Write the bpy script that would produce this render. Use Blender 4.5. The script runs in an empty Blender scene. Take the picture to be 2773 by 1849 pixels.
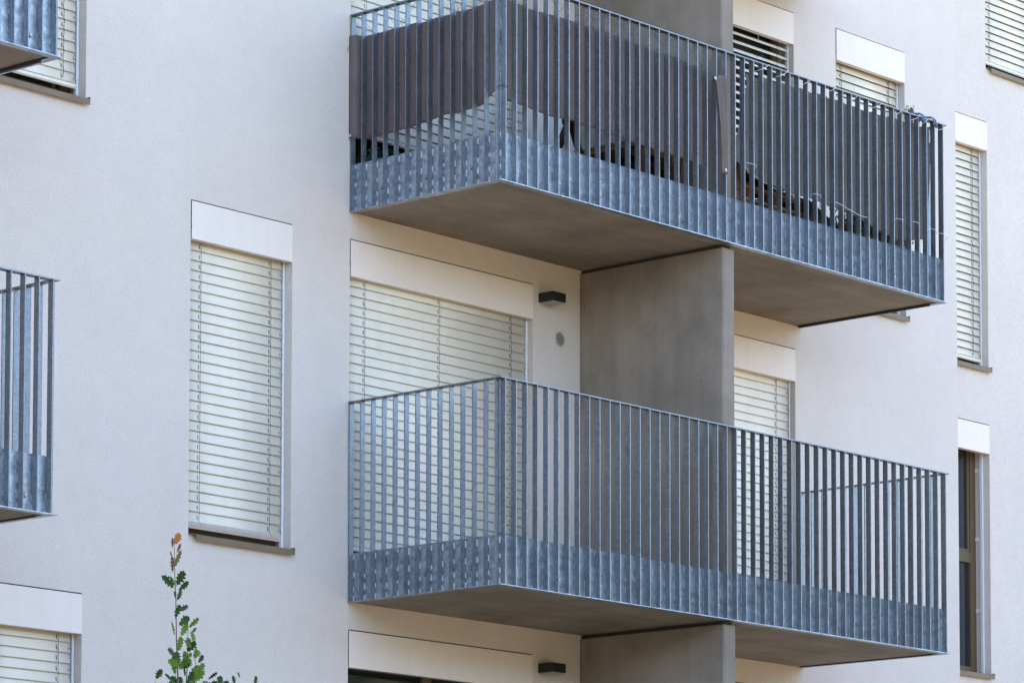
import bpy, bmesh, math, random
from mathutils import Matrix, Vector, noise
random.seed(7)
S = bpy.context.scene
COL = S.collection
R = math.radians

# ------------------------------------------------------------ camera
cam = bpy.data.cameras.new("camera"); camo = bpy.data.objects.new("camera", cam); COL.objects.link(camo)
cam.sensor_fit = 'HORIZONTAL'; cam.sensor_width = 36.0
cam.lens = 10101.65/2773*36.0
cam.shift_y = (2167.2-924.5)/2773
cam.clip_start = 0.5; cam.clip_end = 1500
camo.matrix_world = (Matrix.Translation((-19.4738, -18.9132, -3.6082)) @ Matrix.Rotation(-0.84459, 4, 'Z')
                     @ Matrix.Rotation(math.pi/2+0.07926, 4, 'X') @ Matrix.Rotation(0.00133, 4, 'Z'))
S.camera = camo

# ------------------------------------------------------------ light
SUN_EL, SUN_AZ = 42.0, 35.0          # azimuth from +Y (behind the building) towards +X
w = bpy.data.worlds.new("World"); S.world = w; w.use_nodes = True
nt = w.node_tree; nt.nodes.clear()
sky = nt.nodes.new('ShaderNodeTexSky'); sky.sky_type = 'NISHITA'; sky.sun_disc = False
sky.sun_elevation = R(SUN_EL); sky.sun_rotation = R(SUN_AZ)
sky.air_density = 1.0; sky.dust_density = 1.6; sky.ozone_density = 1.0
bg = nt.nodes.new('ShaderNodeBackground'); bg.inputs['Strength'].default_value = 0.15
wo = nt.nodes.new('ShaderNodeOutputWorld')
nt.links.new(sky.outputs[0], bg.inputs[0]); nt.links.new(bg.outputs[0], wo.inputs[0])
sl = bpy.data.lights.new("sun", 'SUN'); sl.energy = 2.6; sl.angle = R(0.5); sl.color = (1.0, 0.93, 0.83)
so = bpy.data.objects.new("sun", sl); COL.objects.link(so)
sd = Vector((math.sin(R(SUN_AZ))*math.cos(R(SUN_EL)), math.cos(R(SUN_AZ))*math.cos(R(SUN_EL)), math.sin(R(SUN_EL))))
so.rotation_euler = sd.to_track_quat('Z', 'Y').to_euler(); so.location = (20, 30, 40)
vs = S.view_settings
vs.view_transform = 'Standard'; vs.look = 'None'; vs.gamma = 1.0; vs.use_curve_mapping = False
vs.exposure = 2.65
S.cycles.max_bounces = 8; S.cycles.diffuse_bounces = 4; S.cycles.glossy_bounces = 4

# ------------------------------------------------------------ materials
def mat(name, col, rough=0.6, metal=0.0, spec=0.5):
    m = bpy.data.materials.new(name); m.use_nodes = True
    p = m.node_tree.nodes['Principled BSDF']
    p.inputs['Base Color'].default_value = (*col, 1); p.inputs['Roughness'].default_value = rough
    p.inputs['Metallic'].default_value = metal; p.inputs['Specular IOR Level'].default_value = spec
    return m, m.node_tree, p
def pos(nt, scale=(1, 1, 1)):
    g = nt.nodes.new('ShaderNodeNewGeometry'); mp = nt.nodes.new('ShaderNodeMapping')
    mp.inputs['Scale'].default_value = scale
    nt.links.new(g.outputs['Position'], mp.inputs['Vector']); return mp.outputs[0]
def noise_n(nt, vec, scale, detail=4, rough=0.55):
    n = nt.nodes.new('ShaderNodeTexNoise'); n.inputs['Scale'].default_value = scale
    n.inputs['Detail'].default_value = detail; n.inputs['Roughness'].default_value = rough
    nt.links.new(vec, n.inputs['Vector']); return n.outputs['Fac']
def ramp(nt, fac, stops):
    r = nt.nodes.new('ShaderNodeValToRGB'); nt.links.new(fac, r.inputs[0])
    e = r.color_ramp.elements
    e[0].position, e[0].color = stops[0][0], (*stops[0][1], 1)
    e[1].position, e[1].color = stops[1][0], (*stops[1][1], 1)
    for p_, c in stops[2:]:
        k = e.new(p_); k.color = (*c, 1)
    return r.outputs[0]
def mixc(nt, fac, a, b, mode='MIX'):
    m = nt.nodes.new('ShaderNodeMix'); m.data_type = 'RGBA'; m.blend_type = mode
    for s, v in ((m.inputs[0], fac), (m.inputs[6], a), (m.inputs[7], b)):
        if isinstance(v, (int, float)): s.default_value = v
        elif isinstance(v, tuple): s.default_value = (*v, 1)
        else: nt.links.new(v, s)
    return m.outputs[2]
def bump(nt, p, h, strength, dist):
    b = nt.nodes.new('ShaderNodeBump'); b.inputs['Strength'].default_value = strength
    b.inputs['Distance'].default_value = dist
    nt.links.new(h, b.inputs['Height']); nt.links.new(b.outputs[0], p.inputs['Normal'])

def stucco_mat(name, c):
    m, nt, p = mat(name, c, 0.9, 0, 0.2)
    v = pos(nt)
    big = noise_n(nt, v, 0.9, 3); mid = noise_n(nt, v, 9, 4); fine = noise_n(nt, v, 170, 3, 0.7); gr = noise_n(nt, v, 62, 3, 0.75)
    streak = noise_n(nt, pos(nt, (3.0, 3.0, 0.35)), 1.0, 4)
    a = ramp(nt, big, [(0.35, tuple(x*0.95 for x in c)), (0.7, c)])
    a = mixc(nt, 1.0, a, ramp(nt, mid, [(0.3, (0.965,)*3), (0.6, (1, 1, 1))]), 'MULTIPLY')
    a = mixc(nt, 1.0, a, ramp(nt, streak, [(0.3, (0.985, 0.985, 0.98)), (0.6, (1, 1, 1))]), 'MULTIPLY')
    a = mixc(nt, 1.0, a, ramp(nt, fine, [(0.28, (0.86, 0.855, 0.84)), (0.5, (1, 1, 1))]), 'MULTIPLY')
    a = mixc(nt, 1.0, a, ramp(nt, gr, [(0.36, (0.90, 0.895, 0.885)), (0.56, (1, 1, 1))]), 'MULTIPLY')
    vo = nt.nodes.new('ShaderNodeTexVoronoi'); vo.inputs['Scale'].default_value = 9.0
    nt.links.new(v, vo.inputs['Vector'])
    a = mixc(nt, 1.0, a, ramp(nt, vo.outputs['Distance'], [(0.0, (0.72, 0.7, 0.68)), (0.03, (1, 1, 1))]), 'MULTIPLY')
    nt.links.new(a, p.inputs['Base Color'])
    bump(nt, p, gr, 0.6, 0.006)
    return m
M_STUCCO = stucco_mat("fine_white_render", (0.705, 0.618, 0.565))

def concrete(name, c, vert=True, pin=False):
    m, nt, p = mat(name, c, 0.85, 0, 0.3)
    v = pos(nt)
    big = noise_n(nt, v, 1.6, 5, 0.6); fine = noise_n(nt, v, 60, 4, 0.7)
    st = noise_n(nt, pos(nt, (9, 9, 0.5) if vert else (0.7, 6, 6)), 1.0, 5, 0.6)
    a = ramp(nt, big, [(0.32, tuple(x*0.72 for x in c)), (0.66, tuple(x*1.12 for x in c))])
    a = mixc(nt, 1.0, a, ramp(nt, st, [(0.35, (0.90, 0.895, 0.89) if vert else (0.86, 0.85, 0.84)), (0.55, (1, 1, 1))]), 'MULTIPLY')
    a = mixc(nt, 1.0, a, ramp(nt, fine, [(0.3, (0.88,)*3), (0.6, (1, 1, 1))]), 'MULTIPLY')
    vo = nt.nodes.new('ShaderNodeTexVoronoi'); vo.inputs['Scale'].default_value = 22.0
    nt.links.new(v, vo.inputs['Vector'])
    a = mixc(nt, 1.0, a, ramp(nt, vo.outputs['Distance'], [(0.05, (0.25, 0.24, 0.22)), (0.1, (1, 1, 1))]), 'MULTIPLY')
    nt.links.new(a, p.inputs['Base Color'])
    bump(nt, p, fine, 0.3, 0.003)
    return m
M_CONC = concrete("cast_concrete", (0.29, 0.238, 0.195))
M_SOFFIT = concrete("soffit_concrete", (0.30, 0.25, 0.20), vert=False)
M_JOINT = mat("joint_filler", (0.04, 0.038, 0.035), 0.9)[0]

def galv(name, c0, c1, metal, rough, spangle=26.0):
    m, nt, p = mat(name, c0, rough, metal)
    v = pos(nt)
    vo = nt.nodes.new('ShaderNodeTexVoronoi'); vo.inputs['Scale'].default_value = spangle
    vo.feature = 'SMOOTH_F1'
    d = nt.nodes.new('ShaderNodeVectorMath'); d.operation = 'ADD'
    nz = nt.nodes.new('ShaderNodeTexNoise'); nz.inputs['Scale'].default_value = 14; nz.inputs['Detail'].default_value = 4
    nt.links.new(v, nz.inputs['Vector'])
    sc = nt.nodes.new('ShaderNodeVectorMath'); sc.operation = 'SCALE'; sc.inputs[3].default_value = 0.12
    nt.links.new(nz.outputs['Color'], sc.inputs[0])
    nt.links.new(v, d.inputs[0]); nt.links.new(sc.outputs[0], d.inputs[1]); nt.links.new(d.outputs[0], vo.inputs['Vector'])
    bl = noise_n(nt, v, 7, 6, 0.65)
    a = mixc(nt, 0.45, vo.outputs['Color'], bl)
    bw = nt.nodes.new('ShaderNodeRGBToBW'); nt.links.new(a, bw.inputs[0])
    c = ramp(nt, bw.outputs[0], [(0.30, c0), (0.66, c1)])
    fine = noise_n(nt, v, 220, 2, 0.7)
    c = mixc(nt, 1.0, c, ramp(nt, fine, [(0.3, (0.78,)*3), (0.62, (1, 1, 1))]), 'MULTIPLY')
    oi = nt.nodes.new('ShaderNodeObjectInfo')
    c = mixc(nt, 1.0, c, ramp(nt, oi.outputs['Random'], [(0.0, (0.86, 0.87, 0.88)), (1.0, (1, 1, 1))]), 'MULTIPLY')
    nt.links.new(c, p.inputs['Base Color'])
    rr = nt.nodes.new('ShaderNodeMapRange'); rr.inputs[3].default_value = rough-0.08; rr.inputs[4].default_value = rough+0.14
    nt.links.new(bl, rr.inputs[0]); nt.links.new(rr.outputs[0], p.inputs['Roughness'])
    bump(nt, p, bl, 0.12, 0.003)
    return m
M_BAR = galv("galvanised_bar", (0.21, 0.225, 0.25), (0.31, 0.33, 0.36), 0.8, 0.38, 70)
M_PLATE = galv("galvanised_sheet", (0.30, 0.325, 0.36), (0.57, 0.61, 0.655), 0.85, 0.37, 30)
M_WELD = mat("zinc_weld", (0.70, 0.71, 0.72), 0.6, 0.1)[0]
M_WELDG = mat("dull_zinc_weld", (0.42, 0.44, 0.47), 0.5, 0.4)[0]
M_BOLT = mat("bolt_steel", (0.42, 0.41, 0.40), 0.35, 0.8)[0]
M_BOLTD = mat("bolt_washer", (0.05, 0.045, 0.04), 0.7)[0]

def alu(name, c, rough=0.42, dirt=0.06):
    m, nt, p = mat(name, c, rough, 0, 0.5)
    v = pos(nt)
    n = noise_n(nt, v, 5, 5); s = noise_n(nt, pos(nt, (14, 14, 1.2)), 1.0, 4)
    a = ramp(nt, n, [(0.3, tuple(x*(1-dirt) for x in c)), (0.7, c)])
    a = mixc(nt, 1.0, a, ramp(nt, s, [(0.3, (1-dirt,)*3), (0.6, (1, 1, 1))]), 'MULTIPLY')
    nt.links.new(a, p.inputs['Base Color']); return m
M_SLAT = alu("cream_slat_paint", (0.79, 0.71, 0.585), 0.5)
M_BOX = alu("off_white_powder_coat", (0.79, 0.69, 0.625), 0.6, 0.04)
M_RAILB = alu("pale_grey_aluminium", (0.66, 0.61, 0.58), 0.42)
M_GUIDE = alu("white_guide_aluminium", (0.74, 0.76, 0.78), 0.4)
M_SILL = alu("bronze_anodised_sill", (0.20, 0.14, 0.085), 0.6, 0.12)
M_FRAME = alu("bronze_window_frame", (0.14, 0.092, 0.045), 0.55, 0.1)
M_DARK = mat("dark_recess", (0.03, 0.028, 0.026), 0.8)[0]
M_CORD = mat("grey_ladder_cord", (0.09, 0.09, 0.095), 0.8)[0]
M_PIN = mat("grey_pin", (0.33, 0.34, 0.35), 0.6)[0]
M_GLASS = mat("window_glass", (0.02, 0.024, 0.028), 0.03, 0.0, 0.9)[0]
M_BLACK = mat("black_lamp_shell", (0.008, 0.008, 0.009), 0.5)[0]
M_DIFF = mat("lamp_diffuser", (0.32, 0.34, 0.36), 0.35)[0]
M_VENT = mat("vent_plastic", (0.52, 0.48, 0.44), 0.6)[0]
M_WHITE = mat("white_cable_tie", (0.85, 0.85, 0.86), 0.5)[0]
M_STRING = mat("dark_string", (0.05, 0.045, 0.045), 0.9)[0]
M_GROM = mat("eyelet_steel", (0.75, 0.74, 0.72), 0.3, 0.6)[0]
M_BLUE = mat("blue_strap", (0.10, 0.155, 0.27), 0.5)[0]
M_BLUE2 = mat("blue_strap_core", (0.012, 0.03, 0.09), 0.6)[0]
M_TERRA = mat("brown_pot", (0.16, 0.10, 0.06), 0.7)[0]

def fabric(name, c, wscale, speck=0.2):
    m, nt, p = mat(name, c, 0.9, 0, 0.15)
    v = pos(nt)
    wv = nt.nodes.new('ShaderNodeTexWave'); wv.wave_type = 'BANDS'; wv.bands_direction = 'Z'
    wv.inputs['Scale'].default_value = wscale; wv.inputs['Distortion'].default_value = 3.0; wv.inputs['Detail'].default_value = 3
    nt.links.new(v, wv.inputs['Vector'])
    big = noise_n(nt, v, 3.0, 5); fine = noise_n(nt, pos(nt, (1, 1, 2.2)), 260, 2, 0.8)
    a = ramp(nt, big, [(0.3, tuple(x*0.8 for x in c)), (0.7, tuple(x*1.1 for x in c))])
    a = mixc(nt, 1.0, a, ramp(nt, wv.outputs['Fac'], [(0.0, (1-speck,)*3), (0.7, (1, 1, 1))]), 'MULTIPLY')
    a = mixc(nt, 1.0, a, ramp(nt, fine, [(0.35, (1-2*speck,)*3), (0.65, (1+speck,)*3)]), 'MULTIPLY')
    nt.links.new(a, p.inputs['Base Color'])
    bump(nt, p, fine, 0.3, 0.002)
    return m
M_CLOTH = fabric("taupe_woven_cloth", (0.158, 0.126, 0.12), 42, 0.12)
M_NET = fabric("charcoal_shade_net", (0.19, 0.168, 0.155), 30, 0.28)

def wood(name, c0, c1, scale=(4, 60, 60)):
    m, nt, p = mat(name, c0, 0.75, 0, 0.25)
    n = noise_n(nt, pos(nt, scale), 1.0, 5, 0.6)
    nt.links.new(ramp(nt, n, [(0.3, c0), (0.7, c1)]), p.inputs['Base Color'])
    return m
M_WOOD = wood("pallet_timber", (0.20, 0.125, 0.07), (0.42, 0.30, 0.19))
M_WOODR = wood("weathered_red_timber", (0.09, 0.04, 0.02), (0.24, 0.12, 0.06), (40, 40, 6))
M_WOODD = wood("dark_stained_wood", (0.020, 0.012, 0.008), (0.05, 0.028, 0.016))
M_WOODM = wood("brown_stained_wood", (0.10, 0.05, 0.022), (0.2, 0.11, 0.05), (40, 40, 6))
M_NAVY = mat("navy_plastic", (0.012, 0.016, 0.035), 0.45)[0]
M_CLAD = mat("plain_black", (0.012, 0.010, 0.010), 0.6)[0]  # plain black, also used by the added shadow block and void infill

def leafmat(name, c0, c1, sc=9):
    m, nt, p = mat(name, c0, 0.6, 0, 0.15)
    n = noise_n(nt, pos(nt), sc, 3)
    nt.links.new(ramp(nt, n, [(0.3, c0), (0.7, c1)]), p.inputs['Base Color'])
    return m
LEAF = [leafmat("autumn_red_leaf", (0.42, 0.075, 0.012), (0.28, 0.14, 0.02), 18),
        leafmat("russet_leaf", (0.16, 0.05, 0.03), (0.12, 0.085, 0.03), 18),
        leafmat("bronze_green_leaf", (0.16, 0.10, 0.025), (0.11, 0.13, 0.03), 18),
        leafmat("bright_oak_leaf", (0.06, 0.115, 0.008), (0.11, 0.17, 0.018)),
        leafmat("deep_oak_leaf", (0.018, 0.042, 0.010), (0.036, 0.078, 0.015))]
M_TWIG = mat("twig_bark", (0.10, 0.075, 0.055), 0.85)[0]
M_DRY = leafmat("dried_straw", (0.05, 0.035, 0.02), (0.33, 0.27, 0.19), 60)
M_HERB = leafmat("dark_herb_leaf", (0.008, 0.022, 0.015), (0.03, 0.07, 0.05), 40)
M_SUCC = leafmat("olive_succulent", (0.05, 0.06, 0.03), (0.13, 0.13, 0.08), 50)

def ground_mat():
    m, nt, p = mat("sandy_paving", (0.3, 0.25, 0.19), 0.9, 0, 0.2)
    v = pos(nt)
    n = noise_n(nt, v, 0.25, 5); f = noise_n(nt, v, 30, 4)
    a = ramp(nt, n, [(0.35, (0.26, 0.185, 0.105)), (0.65, (0.34, 0.25, 0.15))])
    a = mixc(nt, 1.0, a, ramp(nt, f, [(0.3, (0.8,)*3), (0.6, (1, 1, 1))]), 'MULTIPLY')
    nt.links.new(a, p.inputs['Base Color']); return m
M_GROUND = ground_mat()
M_ROOF = mat("roof_gravel", (0.3, 0.29, 0.28), 0.9)[0]

# ------------------------------------------------------------ mesh helpers
class MB:
    def __init__(s): s.v = []; s.f = []; s.m = []; s.sm = []
    def quad(s, a, b, c, d, mi=0): 
        n = len(s.v); s.v += [a, b, c, d]; s.f.append((n, n+1, n+2, n+3)); s.m.append(mi); s.sm.append(False)
    def box(s, x0, x1, y0, y1, z0, z1, mi=0, M=None):
        n = len(s.v)
        c = [(x0, y0, z0), (x1, y0, z0), (x1, y1, z0), (x0, y1, z0), (x0, y0, z1), (x1, y0, z1), (x1, y1, z1), (x0, y1, z1)]
        if M is not None: c = [tuple(M @ Vector(p)) for p in c]
        s.v += c
        for f in ((0, 3, 2, 1), (4, 5, 6, 7), (0, 1, 5, 4), (1, 2, 6, 5), (2, 3, 7, 6), (3, 0, 4, 7)):
            s.f.append(tuple(n+i for i in f)); s.m.append(mi); s.sm.append(False)
    def prism(s, poly, ext, mi=0, smooth=False):
        """poly: list of 3D points (planar loop), ext: extrusion vector"""
        n = len(s.v); k = len(poly); e = Vector(ext)
        s.v += [tuple(p) for p in poly] + [tuple(Vector(p)+e) for p in poly]
        s.f.append(tuple(range(n+k-1, n-1, -1))); s.m.append(mi); s.sm.append(False)
        s.f.append(tuple(range(n+k, n+2*k))); s.m.append(mi); s.sm.append(False)
        for i in range(k):
            j = (i+1) % k
            s.f.append((n+i, n+j, n+k+j, n+k+i)); s.m.append(mi); s.sm.append(smooth)
    def tube(s, pts, r, seg=6, mi=0, caps=True, taper=None):
        pts = [Vector(p) for p in pts]; n0 = len(s.v); k = len(pts)
        for i, p in enumerate(pts):
            t = (pts[min(i+1, k-1)]-pts[max(i-1, 0)]).normalized()
            u = t.orthogonal().normalized() if i == 0 else (u - t*u.dot(t)).normalized()
            w_ = t.cross(u); rr = r if taper is None else r+(taper-r)*i/(k-1)
            for j in range(seg):
                a = 2*math.pi*j/seg
                s.v.append(tuple(p+u*math.cos(a)*rr+w_*math.sin(a)*rr))
        for i in range(k-1):
            for j in range(seg):
                a = n0+i*seg+j; b = n0+i*seg+(j+1) % seg
                s.f.append((a, b, b+seg, a+seg)); s.m.append(mi); s.sm.append(True)
        if caps:
            s.f.append(tuple(n0+j for j in reversed(range(seg)))); s.m.append(mi); s.sm.append(False)
            s.f.append(tuple(n0+(k-1)*seg+j for j in range(seg))); s.m.append(mi); s.sm.append(False)
    def ring(s, c, ax, r, rr, seg=16, mi=0):
        ax = Vector(ax).normalized(); u = ax.orthogonal().normalized(); w_ = ax.cross(u)
        pts = [Vector(c)+u*math.cos(2*math.pi*i/seg)*r+w_*math.sin(2*math.pi*i/seg)*r for i in range(seg+1)]
        s.tube(pts, rr, 6, mi, False)
    def mesh(s, name, mats):
        me = bpy.data.meshes.new(name); me.from_pydata(s.v, [], s.f)
        for m in mats: me.materials.append(m)
        me.polygons.foreach_set('material_index', s.m); me.polygons.foreach_set('use_smooth', s.sm)
        me.validate(); me.update()
        return me
    def build(s, name, mats, parent=None, bevel=0, recalc=True):
        me = s.mesh(name, mats if isinstance(mats, (list, tuple)) else [mats])
        if recalc:
            bm = bmesh.new(); bm.from_mesh(me); bmesh.ops.recalc_face_normals(bm, faces=bm.faces); bm.to_mesh(me); bm.free()
        o = bpy.data.objects.new(name, me); COL.objects.link(o)
        if parent: o.parent = parent
        if bevel:
            b = o.modifiers.new('bevel', 'BEVEL'); b.width = bevel; b.segments = 2; b.limit_method = 'ANGLE'
        return o
def link_mesh(name, me, parent, loc=(0, 0, 0)):
    o = bpy.data.objects.new(name, me); COL.objects.link(o); o.parent = parent; o.location = loc; return o
def empty(name, loc=(0, 0, 0), parent=None):
    o = bpy.data.objects.new(name, None); COL.objects.link(o); o.location = loc; o.empty_display_size = 0.2
    if parent: o.parent = parent
    return o
def tag(o, label=None, cat=None, group=None, kind=None):
    for k, v in (('label', label), ('category', cat), ('group', group), ('kind', kind)):
        if v: o[k] = v
    return o

# ------------------------------------------------------------ dimensions (metres)
H = 2.9; D = 1.506; W = 5.518; HR = 1.487; PX = 2.619; PT = 0.148; ZB = 2.696; BH = 0.2706
W2 = 7.815; Y2 = 0.797; ZG = -5.25; ZT = 9.2
b = 0.05

# ------------------------------------------------------------ ground
g = MB(); g.quad((-250, -250, ZG), (250, -250, ZG), (250, 250, ZG), (-250, 250, ZG))
tag(g.build('ground', M_GROUND), kind='structure')

# belt of trees across the street: what the steel and the glass reflect
M_WOODS = leafmat("distant_foliage", (0.035, 0.05, 0.02), (0.07, 0.085, 0.035), 0.8)
m = MB(); NX, NZ = 160, 26; n = 0
for j in range(NZ+1):
    for i in range(NX+1):
        x = -110+220*i/NX; v = j/NZ
        top = 8.4+2.0*noise.noise(Vector((x*0.11, 0, 3)))+1.0*noise.noise(Vector((x*0.5, 0, 7)))
        z = ZG+(top-ZG)*math.sin(v*math.pi/2)
        y = -40+abs(x)*0.0-3.5*(1-math.cos(v*math.pi/2))*2+3.0*noise.noise(Vector((x*0.25, z*0.3, 1)))+1.0*noise.noise(Vector((x*0.9, z*0.9, 5)))
        m.v.append((x, y, z))
for j in range(NZ):
    for i in range(NX):
        a = j*(NX+1)+i; m.f.append((a, a+1, a+NX+2, a+NX+1)); m.m.append(0); m.sm.append(False)
n = len(m.v)
for i in range(NX+1): m.v.append((-110+220*i/NX, -60, ZG))
for i in range(NX): m.f.append((NZ*(NX+1)+i, NZ*(NX+1)+i+1, n+i+1, n+i)); m.m.append(0); m.sm.append(False)
tag(m.build('woodland', M_WOODS), 'belt of leafy trees across the street, behind the viewer', 'woodland', kind='stuff')

# ------------------------------------------------------------ building
bld = empty('apartment_building', (0, 0, ZG))
tag(bld, 'white rendered apartment building with concrete balconies and white slatted window blinds', 'building')
def part(o): 
    o.matrix_parent_inverse = Matrix.Translation((0, 0, -ZG)); return o

DP = 0.20   # reveal depth
def facade(name, y, x0, x1, z0, z1, ops):
    m = MB()
    xs = sorted({x0, x1, *[o[0] for o in ops], *[o[1] for o in ops]}); zs = sorted({z0, z1, *[o[2] for o in ops], *[o[3] for o in ops]})
    vid = {}
    for i in range(len(xs)-1):
        for j in range(len(zs)-1):
            cx = (xs[i]+xs[i+1])/2; cz = (zs[j]+zs[j+1])/2
            if any(o[0] < cx < o[1] and o[2] < cz < o[3] for o in ops): continue
            m.quad((xs[i], y, zs[j]), (xs[i+1], y, zs[j]), (xs[i+1], y, zs[j+1]), (xs[i], y, zs[j+1]))
    for a, b_, c, d in ops:
        e = y+DP
        m.quad((a, y, c), (a, y, d), (a, e, d), (a, e, c)); m.quad((b_, y, d), (b_, y, c), (b_, e, c), (b_, e, d))
        m.quad((a, y, d), (b_, y, d), (b_, e, d), (a, e, d)); m.quad((a, e, c), (b_, e, c), (b_, y, c), (a, y, c))
    return m
G = 0.010
def op(x0, x1, zb, zs): return (x0, x1, zs, zb+G)
WIN = []   # (kind, x0, x1, top, sill, plane)
A0, A1 = -1.60, -0.587
main_ops = []; side_ops = []
def win(x0, x1, k, sill, y, **kw):
    top = ZB+k*H
    z_s = sill if sill is not None else k*H+0.21
    (main_ops if y == 0 else side_ops).append(op(x0, x1, top, z_s))
    WIN.append(dict(x0=x0, x1=x1, top=top, sill=z_s, y=y, k=k, door=sill is None, **kw))
CX = (3.37, 5.423)
win(A0, A1, 0, 0.322, 0, bottom=0.428, brail='tilt')
win(-3.60, -2.60, 1, 3.215, 0, bottom=3.30, blabel='closed white blind hanging just above the sill')
win(-3.60, -2.585, -1, -2.58, 0, bottom=-2.45)
win(0.012, 2.058, 0, None, 0, bottom=0.38, brail='flat')
win(0.012, 2.058, 1, None, 0, bottom=3.535, brail='flat')
win(0.012, 2.058, -1, None, 0, bottom=None)
win(*CX, 0, None, 0, bottom=0.40)
win(*CX, 1, None, 0, bottom=3.40, slat='open')
win(*CX, -1, None, 0, bottom=-2.5)
win(6.021, 7.037, 1, 3.225, 0, bottom=3.31, slat='tilted')
win(8.46, 9.479, 1, 3.235, Y2, bottom=3.32, slat='tilted')
win(8.46, 9.479, 0, 0.335, Y2, bottom=None, sash=True)
win(9.474, 10.49, 2, 6.125, Y2, bottom=6.17, slat='tilted')
m = facade('wall', 0, -16, W2, ZG, ZT, main_ops)
m.quad((W2, 0, ZG), (W2, Y2, ZG), (W2, Y2, ZT), (W2, 0, ZT))
m.quad((-16, 0, ZG), (-16, 0, ZT), (-16, 12, ZT), (-16, 12, ZG))
part(m.build('wall', M_STUCCO, bld, recalc=False))
m = facade('wall', Y2, W2, 22, ZG, ZT, side_ops)
m.quad((22, Y2, ZG), (22, 12, ZG), (22, 12, ZT), (22, Y2, ZT)); m.quad((22, 12, ZG), (-16, 12, ZG), (-16, 12, ZT), (22, 12, ZT))
part(m.build('wall', M_STUCCO, bld, recalc=False))['label'] = 'rendered wall set back at the right'
m = MB(); m.prism([(-16, 0.0, ZT), (W2, 0.0, ZT), (W2, Y2, ZT), (22, Y2, ZT), (22, 12, ZT), (-16, 12, ZT)], (0, 0, 0.25))
part(m.build('roof', M_ROOF, bld))

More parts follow.
